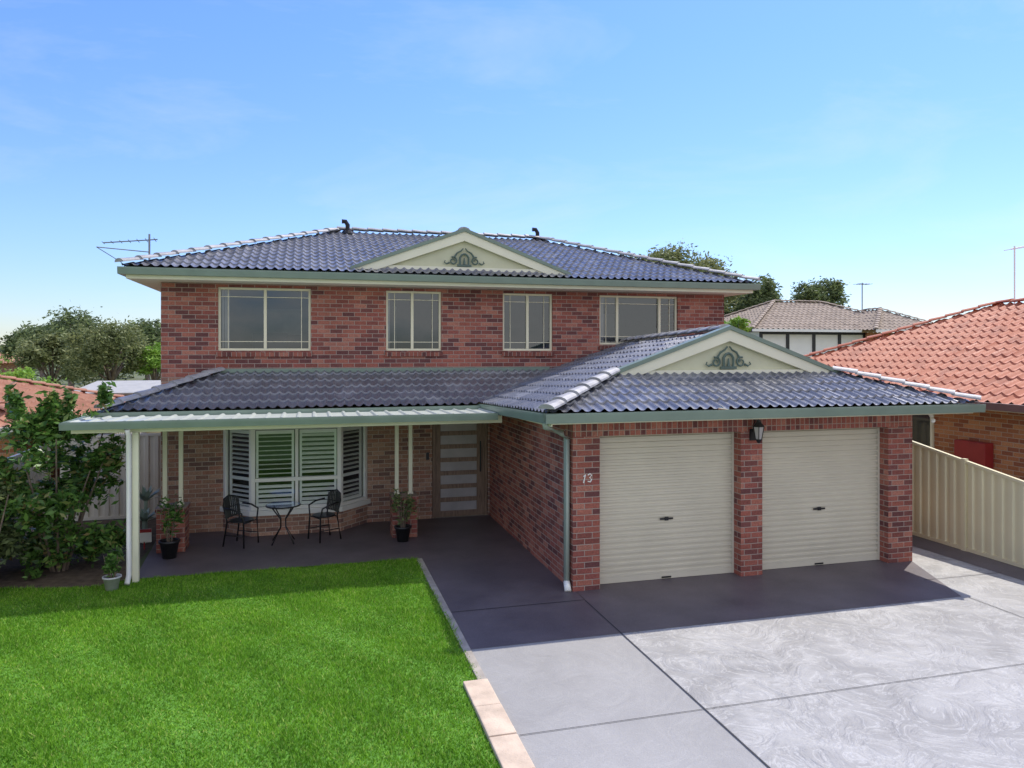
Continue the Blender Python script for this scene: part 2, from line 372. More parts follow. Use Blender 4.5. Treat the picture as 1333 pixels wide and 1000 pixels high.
# front door
dr=B('front_door_frame',H,M_wood,.004)
dr.box(2.44,2.50,15.33,15.45,0,2.19).box(3.56,3.62,15.33,15.45,0,2.19).box(2.50,3.56,15.33,15.45,2.13,2.19)
dr.box(3.40,3.56,15.38,15.43,.02,2.13).box(2.50,2.62,15.38,15.43,.02,2.13)
dr.box(2.62,3.40,15.38,15.43,.02,.14)
fg=B('front_door_glass_slots',H,M_frost)
for i in range(7):
    a=.14+i*.28; fg.box(2.62,3.40,15.405,15.415,a,a+.19); dr.box(2.62,3.40,15.38,15.43,a+.19,a+.28 if i<6 else 2.13)
dr.done(); fg.done()
dh=B('front_door_handle',H,M_black); dh.tube([(3.47,15.33,.95),(3.47,15.33,1.6)],.014); dh.tube([(3.47,15.33,1.05),(3.47,15.39,1.05)],.01); dh.tube([(3.47,15.33,1.5),(3.47,15.39,1.5)],.01); dh.box(2.30,2.36,15.27,15.298,1.25,1.40); dh.done()
ds=B('door_step',H,M_kerb); ds.box(2.43,3.63,15.31,15.56,.0,.022); ds.done()
# upper eaves
so=B('soffits',H,M_soff); so.box(-3.22,9.64,14.74,22.46,4.832,4.86); so.done()
fa=B('fascia_boards',H,M_cream); 
fa.box(-3.245,9.665,14.715,14.738,4.83,5.0).box(-3.245,-3.222,14.739,22.4,4.83,5.0).box(9.642,9.665,14.739,22.4,4.83,5.0)
gu=B('roof_gutters',H,M_green)
gutter(gu,(-3.36,14.714,5.03),(9.78,14.714,5.03),(0,-1)); gutter(gu,(-3.246,14.716,5.03),(-3.246,22.4,5.03),(-1,0)); gutter(gu,(9.666,14.716,5.03),(9.666,22.4,5.03),(1,0))
hip_roof('upper_roof',-3.31,9.73,14.65,22.53,5.05,.353,M_tile,M_cap,H)
def gable(cx,y,zb,za,half,tag):
    s_=(za-zb)/half
    b=B(tag+'_panel',H,M_panel); b.prism([(cx-half,y+.03,zb),(cx+half,y+.03,zb),(cx,y+.03,za)],(0,.05,0)); b.done()
    b=B(tag+'_barge_boards',H,M_cream)
    for sg in (-1,1):
        b.prism([(cx+sg*(half+.1),y-.06,zb-.02-.1*s_),(cx+sg*(half-.36),y-.06,zb-.02-.1*s_),(cx,y-.06,za-.16),(cx,y-.06,za+.03)],(0,.075,0))
    b.box(cx-half+.4,cx+half-.4,y-.03,y+.028,zb-.03,zb+.045)
    b.done()
    g=B(tag+'_trim',H,M_green)
    for sg in (-1,1):
        g.prism([(cx+sg*(half+.16),y-.09,zb-.16*s_-.02),(cx+sg*(half+.16),y-.09,zb-.16*s_+.05),(cx,y-.09,za+.10),(cx,y-.09,za+.032)],(0,.17,0))
    g.done()
    o=B(tag+'_ornament',H,mk('ornament_green',(.10,.15,.12),.5)); oz=zb+.09; yy=y-.01
    for sg in (-1,1):
        pts=[]
        for k in range(24):
            t=k/23*2.7*math.pi; r=.085*(1-k/34); pts.append((cx+sg*(.235+r*math.cos(t+1.2)),yy,oz+.085+r*math.sin(t+1.2)))
        o.tube(pts,.019,6,.012)
        o.tube([(cx+sg*.20,yy,oz+.17),(cx+sg*.15,yy,oz+.25),(cx+sg*.07,yy,oz+.29),(cx+sg*.02,yy,oz+.35)],.022,6,.012)
        o.tube([(cx+sg*.31,yy,oz+.05),(cx+sg*.37,yy,oz+.02),(cx+sg*.42,yy,oz+.05),(cx+sg*.40,yy,oz+.09)],.02,6,.010)
        o.tube([(cx+sg*.09,yy,oz),(cx+sg*.09,yy,oz+.16),(cx+sg*.05,yy,oz+.215),(cx,yy,oz+.235)],.022,6,.022)
    o.box(cx-.15,cx+.15,yy-.015,yy+.015,oz-.03,oz+.015)
    o.tube([(cx,yy,oz+.02),(cx,yy,oz+.07),(cx,yy,oz+.15)],.03,8,.012)
    o.done()
gable(3.05,15.0,5.20,5.95,2.15,'upper_gable')
roof_face('upper_gable_roof_left',(.8,15.0,5.95-.345*2.25),(0,1),(1,0),.345,[(3.05,15.02),(3.05,17.25),(.75,15.02)],M_tile,H)
roof_face('upper_gable_roof_right',(5.3,15.0,5.95-.345*2.25),(0,1),(-1,0),.345,[(3.05,15.02),(3.05,17.25),(5.35,15.02)],M_tile,H)
cp=B('gable_ridge_caps',H,M_cap); caps(cp,(3.05,15.05,5.98),(3.05,17.2,5.98)); 
# ---------------- garage
GX0,GX1,GY=3.66,9.65,10.1
g=B('garage_brick_walls',H,M_brick)
for a,c in ((3.66,4.08),(6.42,6.80),(9.17,9.65)): g.box(a,c,GY,GY+.35,0,2.26)
g.box(3.66,3.90,GY+.35,15.29,0,2.5); g.box(9.41,9.65,GY+.35,15.29,0,2.5); g.done()
g=B('garage_header_course',H,M_brick_s); g.box(3.66,9.65,GY,GY+.349,2.262,2.5); g.done()
for k,(a,c) in enumerate(((4.08,6.42),(6.80,9.17))):
    n=25; z0,z1=.02,2.26; ys=GY+.22
    bm=bmesh.new(); rows=[]
    per=(z1-z0-.08)/n
    prof=[(0,0),(.10,.02),(.45,.02),(.55,0),(.62,.0),(.95,.0)]
    zz=[]; 
    for i in range(n):
        for f,o in prof: zz.append((z0+.08+per*(i+f),o))
    for z,o in zz: rows.append((bm.verts.new((a,ys-o,z)),bm.verts.new((c,ys-o,z))))
    for i in range(len(rows)-1): bm.faces.new([rows[i][0],rows[i][1],rows[i+1][1],rows[i+1][0]])
    me=bpy.data.meshes.new('garage_roller_door'); bm.to_mesh(me); bm.free(); link('garage_roller_door_%s'%('ab'[k]),me,H,M_roller)
    r=B('garage_door_bottom_rail',H,M_roller,.004); r.box(a,c,ys-.02,ys+.03,z0,z0+.085); r.box(a,a+.04,ys-.03,ys-.022,z0,2.26).box(c-.04,c,ys-.03,ys-.022,z0,2.26); r.done()
    r=B('garage_door_seal',H,M_black); r.box(a,c,ys-.01,ys+.02,.0,z0-.001); r.done()
    h=B('garage_door_lock',H,M_black,.004); m=(a+c)/2; h.box(m-.11,m+.11,ys-.04,ys-.022,.93,.955).box(m-.03,m+.03,ys-.045,ys-.023,.915,.97).box(m-.08,m+.08,ys-.035,ys-.021,.035,.06); h.done()
gb=B('garage_interior',H,M_dark); gb.box(4.0,9.4,10.6,10.65,0,2.45); gb.done()
so=B('garage_soffit',H,M_soff); so.box(3.2,10.34,9.62,GY+.3,2.502,2.53).box(3.2,3.8,GY+.301,15.28,2.502,2.53).box(9.5,10.34,GY+.301,15.28,2.502,2.53); so.done()
fa.box(3.17,10.37,9.597,9.618,2.50,2.64)
fa.prism([(3.17,9.62,2.47),(3.17,9.62,2.62),(3.17,15.28,2.45),(3.17,15.28,2.36)],(.02,0,0))
fa.box(10.35,10.37,9.619,15.28,2.5,2.64)
gutter(gu,(3.05,9.596,2.655),(10.49,9.596,2.655),(0,-1)); gutter(gu,(3.168,9.60,2.65),(3.168,13.7,2.51),(-1,0)); gutter(gu,(10.372,9.60,2.65),(10.372,15.2,2.5),(1,0))
gp=.335;sk=-.035
Ol=(3.1,9.55,2.66);Or=(10.4,9.55,2.66)
roof_face('garage_roof_front',(3.1,9.55,2.66),(1,0),(0,1),gp,[(3.1,9.55),(10.4,9.55),(8.8,11.0),(4.7,11.0)],M_tile,H)
for nm,O,nd,px in (('left',Ol,(1,0),lambda d:3.1+d),('right',Or,(-1,0),lambda d:10.4-d)):
    roof_face('garage_roof_%s_lower'%nm,O,(0,1),nd,gp,[(px(0),9.55),(px(1.6),11.0),(px(0),11.0)],M_tile,H,su=sk)
    back=[(px(3.65),15.3),(px(1.95),15.3),(px(0),13.6)] if nm=='left' else [(px(3.65),15.3),(px(0),15.3)]
    roof_face('garage_roof_%s'%nm,O,(0,1),nd,gp,[(px(0),11.0),(px(3.65),11.0)]+back,M_tile,H,su=sk)
caps(cp,(3.1,9.55,2.69),(4.7,11.0,3.176)); caps(cp,(10.4,9.55,2.69),(8.8,11.0,3.176)); caps(cp,(6.75,11.1,3.86),(6.75,15.25,3.71))
gable(6.75,11.0,3.15,3.84,2.06,'garage_gable')
# verandah tile roof
vo=(-3.38,13.6,2.5)
roof_face('verandah_roof',vo,(1,0),(0,1),.353,[(-3.38,13.6),(3.12,13.6),(5.05,15.3),(-1.68,15.3)],M_tile,H)
roof_face('verandah_roof_side',vo,(0,1),(1,0),.353,[(-3.38,13.6),(-1.68,15.3),(-3.38,15.3)],M_tile,H)
roof_face('side_eave_roof',vo,(0,1),(1,0),.353,[(-3.38,15.3),(-2.77,15.3),(-2.77,21),(-3.38,21)],M_tile,H)
caps(cp,(-3.38,13.6,2.53),(-1.68,15.3,3.13)); cp.done()
fl=B('lead_flashing',H,M_green); fl.box(-1.7,5.0,15.27,15.298,3.09,3.17); fl.done()
gutter(gu,(-3.52,13.596,2.49),(3.05,13.596,2.49),(0,-1)); gutter(gu,(-3.40,13.60,2.49),(-3.40,21,2.49),(-1,0))
fa.box(-3.39,3.1,13.60,13.62,2.36,2.47)
aw=B('awning_sheets',H,M_awn)
x=-3.5
while x<3.1:
    w=min(.25,3.15-x); p=[(x,12.2,2.44),(x+w*.1,12.2,2.465),(x+w*.22,12.2,2.465),(x+w*.32,12.2,2.44),(x+w,12.2,2.44),(x+w,12.2,2.43),(x,12.2,2.43)]
    aw.prism(p,(0,1.38,-.02)); x+=.25
aw.done()
gutter(gu,(-3.55,12.198,2.46),(3.04,12.198,2.46),(0,-1),.11,.11)
gu.box(-3.55,-3.502,12.2,13.48,2.34,2.46)
gu.done()
bm_=B('verandah_beams',H,M_cream,.004); bm_.box(-3.45,3.16,12.28,12.33,2.28,2.408).box(-3.2,3.4,14.06,14.14,2.26,2.44); bm_.box(-3.3,3.16,13.63,15.28,2.45,2.47)
bm_.box(-2.62,-2.53,12.26,12.35,0,2.28)
for px_,py_ in ((-2.36,14.13),(1.69,14.10)):
    for dx in (-.13,.13): bm_.box(px_+dx-.035,px_+dx+.035,py_-.035,py_+.035,.80,2.26); bm_.box(px_+dx-.05,px_+dx+.05,py_-.05,py_+.05,.79,.83)
bm_.done(); fa.done()
pb=B('verandah_brick_piers',H,M_brick)
for px_,py_ in ((-2.36,14.13),(1.69,14.10)): pb.box(px_-.23,px_+.23,py_-.23,py_+.23,0,.72)
pb.done()
pc=B('pier_caps',H,M_brick_s)
for px_,py_ in ((-2.36,14.13),(1.69,14.10)): pc.box(px_-.25,px_+.25,py_-.25,py_+.25,.722,.79)
pc.done()
M_dp=mk('downpipe_green',(.36,.42,.36),.4,0,.05,3)
dp=B('downpipes',H,M_dp); dp.tube([(3.12,9.75,2.53),(3.15,9.8,2.45),(3.5,10.15,2.32),(3.60,10.2,2.22),(3.60,10.2,.12)],.045,10); dp.done(True)
dp=B('downpipe_white',H,M_white); dp.tube([(-2.655,12.13,2.34),(-2.655,12.22,2.2),(-2.655,12.24,.14),(-2.655,12.10,.04)],.04,10); dp.tube([(3.60,10.2,.14),(3.585,10.1,.03)],.05,10); dp.done(True)
ln=B('lantern_frame',H,M_black); lx,ly,lz=6.62,9.93,2.10
ln.tube([(lx,GY,lz+.12),(lx,GY-.09,lz+.40),(lx,ly,lz+.42),(lx,ly,lz+.36)],.01)
ln.lathe((lx,ly,lz),[(.0,.36),(.035,.35),(.04,.32),(.095,.26),(.10,.25),(.0,.25)],6); ln.lathe((lx,ly,lz),[(0,.0),(.02,.0),(.05,.05),(.055,.06),(0,.06)],6)
for k in range(6):
    t=math.pi*k/3; ln.tube([(lx+.05*math.cos(t),ly+.05*math.sin(t),lz+.05),(lx+.09*math.cos(t),ly+.09*math.sin(t),lz+.26)],.006,5)
ln.box(lx-.05,lx+.05,GY-.012,GY-.001,lz+.02,lz+.2)
ln.done(); ln=B('lantern_glass',H,M_frost); ln.lathe((lx,ly,lz),[(.045,.06),(.085,.25)],6); ln.done()
n=B('house_number',H,M_white); yy=GY-.012
n.tube([(3.82,yy,1.59),(3.85,yy,1.71),(3.82,yy,1.68)],.010,6)
n.tube([(3.885,yy,1.70),(3.92,yy,1.72),(3.945,yy,1.695),(3.915,yy,1.665),(3.945,yy,1.635),(3.925,yy,1.60),(3.885,yy,1.61)],.010,6); n.done()
sc_=B('security_camera',H,M_white); sc_.tube([(9.9,10.0,2.49),(9.9,9.95,2.42)],.03); sc_.lathe((9.9,9.93,2.36),[(0,-.04),(.035,-.02),(.04,.02),(0,.05)],10); sc_.done()
v=B('roof_vents',H,M_black)
for x,y,z in ((.85,18.45,6.38),(5.75,18.6,6.42)):
    v.tube([(x,y,z),(x,y,z+.22),(x-.05,y,z+.30),(x-.14,y,z+.30)],.055,8); v.lathe((x,y,z+.02),[(.16,-.02),(.12,.05),(.06,.07)],12)
v.done()
fr.done(); gl.done(); cu.done(); sl.done(); bars.done()

an=empty('tv_antenna',(-3.3,17,5)); a=B('antenna_mast',an,M_alum); a.tube([(-3.3,17.0,4.95),(-3.3,17.0,5.98)],.02)
a.tube([(-4.15,16.9,5.75),(-3.15,17.05,5.88)],.012)
for k in range(7):
    t=k/6; c=Vector((-4.15,16.9,5.75)).lerp(Vector((-3.2,17.05,5.87)),t); L=.16+.12*t; a.tube([c+Vector((.1*L,-L,-.0)),c+Vector((-.1*L,L,0))],.007,5)
a.tube([(-4.2,16.6,5.62),(-3.3,17,5.60)],.01); a.tube([(-4.2,16.6,5.62),(-3.9,17.3,5.4)],.008); a.done()

# ================================================================ neighbours
NR=empty('terracotta_roof_house',(17,10,0))
b=B('walls',NR,M_orange); b.box(12.6,21.4,3,19.4,0,2.45); b.done()
hip_roof('roof',12.0,22.0,2.4,20.0,2.55,.43,M_terra,M_terra,NR,period=.24,course=.33,amp=.028,sp=6)
b=B('fascia',NR,M_cream); b.box(12.0,12.05,2.4,20,2.42,2.56); b.box(12.05,22,2.4,2.45,2.42,2.56); b.box(12.06,12.6,2.5,20,2.42,2.44); b.done()
b=B('gutter',NR,mk('brown_gutter',(.20,.10,.07),.5)); b.box(11.9,11.995,2.4,20,2.44,2.57); b.done()
b=B('side_window',NR,M_cream); b.box(12.55,12.595,12.6,13.9,1.1,1.16).box(12.55,12.595,12.6,13.9,2.2,2.26).box(12.55,12.595,12.6,12.66,1.16,2.2).box(12.55,12.595,13.84,13.9,1.16,2.2); b.done()
b=B('side_window_glass',NR,mk('dark_glass',(.03,.035,.04),.08)); b.box(12.57,12.592,12.66,13.84,1.16,2.2); b.done()
b=B('meter_box',NR,M_redm,.01); b.box(12.38,12.595,11.2,11.9,1.0,1.75); b.done()
NW=empty('two_storey_house',(26,35,0))
b=B('walls',NW,M_white); b.box(21.7,28.0,32.5,39,0,4.5); b.done()
b=B('brick_wing',NW,M_orange); b.box(28.0,31.0,32.3,39,0,4.5); b.done()
b=B('timber_battens',NW,M_black)
for x in np.arange(21.7,28,1.55): b.box(x,x+.17,32.45,32.499,2.0,4.5)
b.box(21.7,28,32.44,32.498,2.75,2.9); b.box(21.7,28,32.43,32.497,4.38,4.5); b.done()
b=B('window',NW,mk('dark_glass2',(.04,.05,.06),.1)); b.box(29,30.2,32.26,32.299,3.3,4.3); b.done()
hip_roof('roof',20.9,31.9,31.9,39.8,4.62,.42,M_greyb,M_greyb,NW,period=.3,course=.35,amp=.03,sp=4)
hip_roof('wing_roof',27.3,32.2,30.9,37,4.6,.48,M_greyb,M_greyb,NW,period=.3,course=.35,amp=.03,sp=4)
b=B('fascia',NW,M_white); b.box(20.9,27.3,31.86,31.9,4.5,4.63); b.box(27.3,32.2,30.86,30.9,4.48,4.62); b.done()
NL=empty('brown_roof_house',(-10,20,0))
b=B('walls',NL,M_orange); b.box(-14,-5.7,17,23.6,0,2.0); b.done()
hip_roof('roof',-14.6,-5.15,16.4,24.2,2.02,.30,M_terrab,M_terrab,NL,period=.24,course=.33,amp=.028,sp=5)
b=B('fascia',NL,M_fence2); b.box(-14.6,-5.1,16.32,16.4,1.9,2.03); b.box(-5.15,-5.07,16.4,24.2,1.9,2.03); b.done()
SH=empty('garden_shed',(-5,27,0)); b=B('shed_walls',SH,M_fence); b.box(-6.9,-3.2,25,28,0,2.2); b.done(); b=B('shed_roof',SH,mk('shed_roof_steel',(.42,.40,.34),.6)); b.prism([(-7.1,24.8,2.2),(-7.1,28.2,2.2),(-7.1,28.2,2.5),(-7.1,24.8,2.25)],(4.1,0,0)); b.done()
DH=empty('distant_house',(-30,70,0)); b=B('walls',DH,M_orange); b.box(-36,-24,66,74,0,2.6); b.done(); hip_roof('roof',-37,-23,65,75,2.6,.25,M_terrab,M_terrab,DH,period=.6,course=.7,amp=.03,sp=4)

# ================================================================ fences
def fence(name,p0,p1,h0,h1,mat):
    e=empty(name,(p0[0],p0[1],0)); P=Vector((*p0,0));Q=Vector((*p1,0));D=Q-P;L=D.length;d=D.normalized();n=Vector((-d.y,d.x,0))
    bm=bmesh.new(); per=.19; prev=None
    prof=[(0,0),(.35,0),(.45,.03),(.85,.03),(.95,0)]
    A=[]
    k=0
    while k*per<L:
        for f,o in prof:
            x=(k+f)*per
            if x<=L: A.append((x,o))
        k+=1
    for x,o in A:
        c=P+d*x+n*(o-.015); hh=h0+(h1-h0)*x/L
        v=(bm.verts.new(c+Vector((0,0,.03))),bm.verts.new(c+Vector((0,0,hh-.02))))
        if prev: bm.faces.new([prev[0],v[0],v[1],prev[1]])
        prev=v
    me=bpy.data.meshes.new('sheets'); bm.to_mesh(me); bm.free(); link('sheets',me,e,mat)
    b=B('rails_and_posts',e,mat); 
    b.bar(P+Vector((0,0,h0)),Q+Vector((0,0,h1)),.06,.05); b.bar(P+Vector((0,0,.05)),Q+Vector((0,0,.05)),.05,.06)
    m=max(1,round(L/2.35))
    for i in range(m+1):
        c=P+D*i/m; hh=h0+(h1-h0)*i/m; b.box(c.x-.04,c.x+.04,c.y-.04,c.y+.04,0,hh+.045)
    b.done(); return e
fence('steel_fence',(11.05,12.2),(11.05,8.6),1.88,1.28,M_fence)
fence('steel_fence',(11.05,12.25),(11.05,24),1.88,1.9,M_fence)
fence('steel_fence',(9.70,12.3),(11.0,12.3),1.86,1.86,M_fence)
fence('steel_fence',(-4.95,6),(-4.95,16.2),1.6,1.7,M_fence2)
fence('steel_fence',(-4.9,17.0),(-2.80,17.0),1.75,1.75,M_fence2)
fence('steel_fence',(-4.95,17.1),(-4.95,30),1.7,1.7,M_fence2)

# ================================================================ ground
def sheet(name,pts,z,mat):
    me=bpy.data.meshes.new(name); me.from_pydata([(x,y,z) for x,y in pts],[],[tuple(range(len(pts)))]); return link(name,me,None,mat)
m,nt,b=newmat('ground_far'); nt.links.new(ramp(nt,noise(nt,.08,6),[(.35,(.09,.12,.04)),(.65,(.17,.17,.09))]),b.inputs['Base Color']); b.inputs['Roughness'].default_value=1
sheet('ground',[(-900,-300),(900,-300),(900,1500),(-900,1500)],0,m)
m,nt,b=newmat('lawn_base'); nt.links.new(ramp(nt,noise(nt,25,5),[(.3,(.07,.18,.015)),(.7,(.13,.32,.025))]),b.inputs['Base Color']); b.inputs['Roughness'].default_value=.9
lawnpts=[(-8,-4),(1.68,-4),(1.68,12.42),(-2.75,12.40),(-3.1,12.2),(-4.0,12.35),(-4.9,12.6),(-8,12.6)]
sheet('lawn',lawnpts,.006,m)
sheet('garden_bed',[(-4.93,12.3),(-2.8,12.0),(-2.75,17),(-4.93,17)],.003,M_soil)
def conc():
    m,nt,b=newmat('stamped_concrete')
    f1=noise(nt,.55,4,rough=.6); f2=noise(nt,1.7,5,dist=2.4,rough=.58); f3=noise(nt,70,3)
    c=ramp(nt,f1,[(.3,(.27,.262,.25)),(.7,(.37,.36,.345))])
    sp=N(nt,'ShaderNodeSeparateXYZ'); nt.links.new(pos(nt),sp.inputs[0])
    right=maprange(nt,sp.outputs[0],3.68,3.72,.18,1.)
    wv=math_(nt,'ABSOLUTE',math_(nt,'SUBTRACT',f2,.5)); line=maprange(nt,wv,0,.022,1,0)
    f4=noise(nt,.8,5,dist=1.6,rough=.55)
    patch=maprange(nt,f4,.40,.62,0,1)
    c=mixc(nt,math_(nt,'MULTIPLY',math_(nt,'MULTIPLY',patch,right),.60),c,(.53,.52,.495))
    c=mixc(nt,math_(nt,'MULTIPLY',math_(nt,'MULTIPLY',line,right),.50),c,(.63,.62,.59))
    w2=maprange(nt,math_(nt,'ABSOLUTE',math_(nt,'SUBTRACT',f2,.43)),0,.008,1,0)
    c=mixc(nt,math_(nt,'MULTIPLY',math_(nt,'MULTIPLY',w2,right),.50),c,(.17,.165,.16))
    c=mixc(nt,maprange(nt,f3,.3,.75,0,.35),c,(.20,.195,.19))
    nt.links.new(c,b.inputs['Base Color'])
    nt.links.new(maprange(nt,f2,.3,.7,.45,.75),b.inputs['Roughness']); b.inputs['Specular IOR Level'].default_value=.4
    h=math_(nt,'ADD',math_(nt,'MULTIPLY',f2,right),math_(nt,'MULTIPLY',f3,.06))
    bump(nt,b,h,.9,.06); return m
M_conc=conc()
sheet('driveway',[(1.80,-4),(11.0,-4),(11.0,12.3),(9.5,12.3),(9.5,10.4),(3.8,10.4),(3.8,9.72),(1.80,9.72)],.012,M_conc)
m,nt,b=newmat('coated_and_shadow_concrete')  # dark patio coating; the same colour paints the roof shadow on the apron
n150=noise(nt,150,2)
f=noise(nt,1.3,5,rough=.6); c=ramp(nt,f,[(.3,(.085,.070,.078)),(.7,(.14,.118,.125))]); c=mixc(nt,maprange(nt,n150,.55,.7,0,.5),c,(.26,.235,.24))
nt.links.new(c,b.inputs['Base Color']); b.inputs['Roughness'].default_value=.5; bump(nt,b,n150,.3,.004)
sheet('patio',[(-2.62,12.42),(1.80,12.42),(1.80,9.732),(3.7,9.732),(3.7,15.4),(-2.8,15.4)],.018,m)
sheet('garage_apron_shadow',[(1.80,8.46),(8.93,8.46),(9.63,10.08),(9.63,10.6),(3.71,10.6),(3.71,9.728),(1.80,9.728)],.0165,m)  # painted shade: dark sheet cut to the garage roof's cast shadow, diagonal edge included
sheet('side_path',[(10.55,4),(11.02,4),(11.02,12.25),(9.7,12.25),(9.7,11.6),(10.4,11.5)],.0165,m)
M_joint=mk('joint_filler',(.03,.03,.032),.9)
J=B('driveway_joints',None,M_joint)
def flat(b,x0,x1,y0,y1,z=.0205): b.quad((x0,y0,z),(x1,y0,z),(x1,y1,z),(x0,y1,z))
flat(J,3.69,3.703,-4,9.70); flat(J,1.82,3.688,6.44,6.448); flat(J,3.707,10.5,6.44,6.448); flat(J,8.99,9.002,-4,6.43); flat(J,8.99,9.002,6.46,8.40); flat(J,9.01,10.5,9.2,9.21)
flat(J,1.81,3.69,9.712,9.726,.0225)
J.done()
K=B('concrete_edging',None,M_kerb,.008); K.box(1.70,1.798,7.62,12.40,0,.024); K.done()
pv=B('sandstone_pavers',None,M_paver,.012)
y=7.6
while y>-3:
    pv.box(1.53,1.797,y-.575,y,0,.05+random.uniform(-.004,.004)); y-=.585
pv.done()
def inside(px,py,poly):
    c=np.zeros(len(px),bool); n=len(poly)
    for i in range(n):
        x1,y1=poly[i];x2,y2=poly[(i+1)%n]
        if y1==y2: continue
        k=((y1>py)!=(y2>py))&(px<(x2-x1)*(py-y1)/(y2-y1)+x1); c^=k
    return c
def tris(name,V,mat,parent=None):
    n=len(V); me=bpy.data.meshes.new(name); me.vertices.add(n*3); me.vertices.foreach_set('co',V.reshape(-1)); me.loops.add(n*3); me.loops.foreach_set('vertex_index',np.arange(n*3,dtype=np.int32))
    me.polygons.add(n); me.polygons.foreach_set('loop_start',np.arange(0,n*3,3,dtype=np.int32)); me.polygons.foreach_set('loop_total',np.full(n,3,dtype=np.int32)); me.update(calc_edges=True); return link(name,me,parent,mat)
n=400000
gx=rng.uniform(-6.5,1.73,n); gy=rng.uniform(5.0,12.47,n)
keep=inside(gx,gy,[(-8,-4),(1.73,-4),(1.73,12.45),(-2.75,12.44),(-3.1,12.2),(-4.0,12.35),(-4.9,12.6),(-8,12.6)])&~((gx>1.52)&(gy<7.63)); gx=gx[keep];gy=gy[keep];n=len(gx)
ang=rng.uniform(0,2*np.pi,n); h=rng.uniform(.012,.045,n)*(1+.3*np.sin(gx*2.1+1)*np.cos(gy*1.7)+.2*np.sin(gx*7+gy*5)+.15*np.sin(gx*23)*np.sin(gy*19)); w=rng.uniform(.004,.007,n)
lx=rng.normal(0,.5,n)*h; ly=rng.normal(0,.5,n)*h
V=np.zeros((n,3,3)); V[:,0]=np.c_[gx-w*np.cos(ang),gy-w*np.sin(ang),np.full(n,.006)]; V[:,1]=np.c_[gx+w*np.cos(ang),gy+w*np.sin(ang),np.full(n,.006)]; V[:,2]=np.c_[gx+lx,gy+ly,.006+h]
tris('grass',V,M_grass)

# ================================================================ foliage
def leaves(name,parent,mat,blobs,size,nper,clump=.22,up=0.):
    out=[]
    for cx,cy,cz,rx,ry,rz in blobs:
        nc=max(6,int(nper/45)); u=rng.normal(size=(nc,3)); u/=np.linalg.norm(u,axis=1)[:,None]; r=rng.uniform(.35,1,nc)**.5
        cc=u*r[:,None]*np.array([rx,ry,rz])+np.array([cx,cy,cz])
        k=rng.integers(0,nc,nper); cs=clump*np.array([rx,ry,rz])*rng.uniform(.6,1.4,(nc,1))
        out.append(cc[k]+rng.normal(size=(nper,3))*cs[k])
    C=np.concatenate(out); C=C[C[:,2]>.03]; n=len(C)
    a=rng.normal(size=(n,3)); a[:,2]*=.6; a/=np.linalg.norm(a,axis=1)[:,None]
    b=rng.normal(size=(n,3)); b-=a*(a*b).sum(1)[:,None]; b/=np.linalg.norm(b,axis=1)[:,None]
    s=size*rng.uniform(.6,1.3,n)[:,None]
    P=np.stack([C-a*s,C+b*s*.38,C+a*s,C-b*s*.38],1)
    me=bpy.data.meshes.new(name); me.vertices.add(n*4); me.vertices.foreach_set('co',P.reshape(-1)); me.loops.add(n*4); me.loops.foreach_set('vertex_index',np.arange(n*4,dtype=np.int32))
    me.polygons.add(n); me.polygons.foreach_set('loop_start',np.arange(0,n*4,4,dtype=np.int32)); me.polygons.foreach_set('loop_total',np.full(n,4,dtype=np.int32)); me.update(calc_edges=True)
    return link(name,me,parent,mat)
def tree(name,x,y,top,rad,mat,size=.12,n=9000,trunk=.16,blobs=9,flat_=.75,low=1.3):
    e=empty(name,(x,y,0)); t=B('trunk_and_limbs',e,M_bark); base=top*.42
    t.tube([(x,y,0),(x+.05,y,base*.5),(x-.05,y+.05,base)],trunk,8,trunk*.7)
    bl=[]
    for k in range(blobs):
        an_=2*math.pi*k/blobs*1.7+random.uniform(-.5,.5); rr=rad*random.uniform(.3,.8) if k else 0; r=rad*random.uniform(.26,.46)
        bz=top-r*flat_-random.uniform(0.1,low)*rad*(rr/rad)
        c=(x+rr*math.cos(an_),y+rr*math.sin(an_),bz); bl.append((*c,r*random.uniform(.9,1.25),r,r*flat_))
        t.tube([(x-.05,y+.05,base*.9),((x+c[0])/2,(y+c[1])/2,base+(bz-base)*.55),c],trunk*.5,6,trunk*.12)
    t.done(True); leaves('crown',e,mat,bl,size,n//blobs,.24); return e
tree('gum_tree',21.5,40.7,9.9,2.6,M_gum,.13,13000,.2)
tree('gum_tree',24.2,41.5,8.9,2.4,M_gum,.13,10000,.2)
tree('gum_tree',18.9,42.5,9.8,1.1,M_gum,.10,800,.1)
tree('gum_tree',29.4,43.6,8.5,2.5,M_gum2,.13,11000,.2,11)
tree('gum_tree',33.3,42.5,8.3,2.2,M_gum2,.13,10000,.2,11)
tree('gum_tree',27.0,47,8.0,2.4,M_gum2,.13,9000,.2)
tree('gum_tree',31.6,48,8.0,2.6,M_gum,.13,8000,.2)
tree('gum_tree',25.4,44,7.6,2.2,M_gum2,.13,8000,.2)
tree('lime_tree',14.1,22.6,4.7,.6,M_lime,.10,1500,.06)
tree('leafy_tree',-14.2,50.5,6.0,2.7,M_gum2,.13,12000,.2)
tree('leafy_tree',-9.9,42,5.0,2.0,M_gum,.10,13000,.2,flat_=1.1)
tree('leafy_tree',-10.6,54,5.6,2.5,M_gum2,.14,9000,.2)
tree('leafy_tree',-18.7,60,5.4,2.8,M_gum2,.15,9000,.2)
tree('leafy_tree',-8.2,44,4.0,1.6,M_lime,.12,4000,.15)
tree('leafy_tree',-13.2,44,4.4,1.8,M_gum,.12,8000,.15)
tree('leafy_tree',-24,62,4.7,2.4,M_lime,.15,4000,.15)
tree('leafy_tree',-8.6,26,3.0,.8,M_lime,.07,3000,.06)
bl=[]
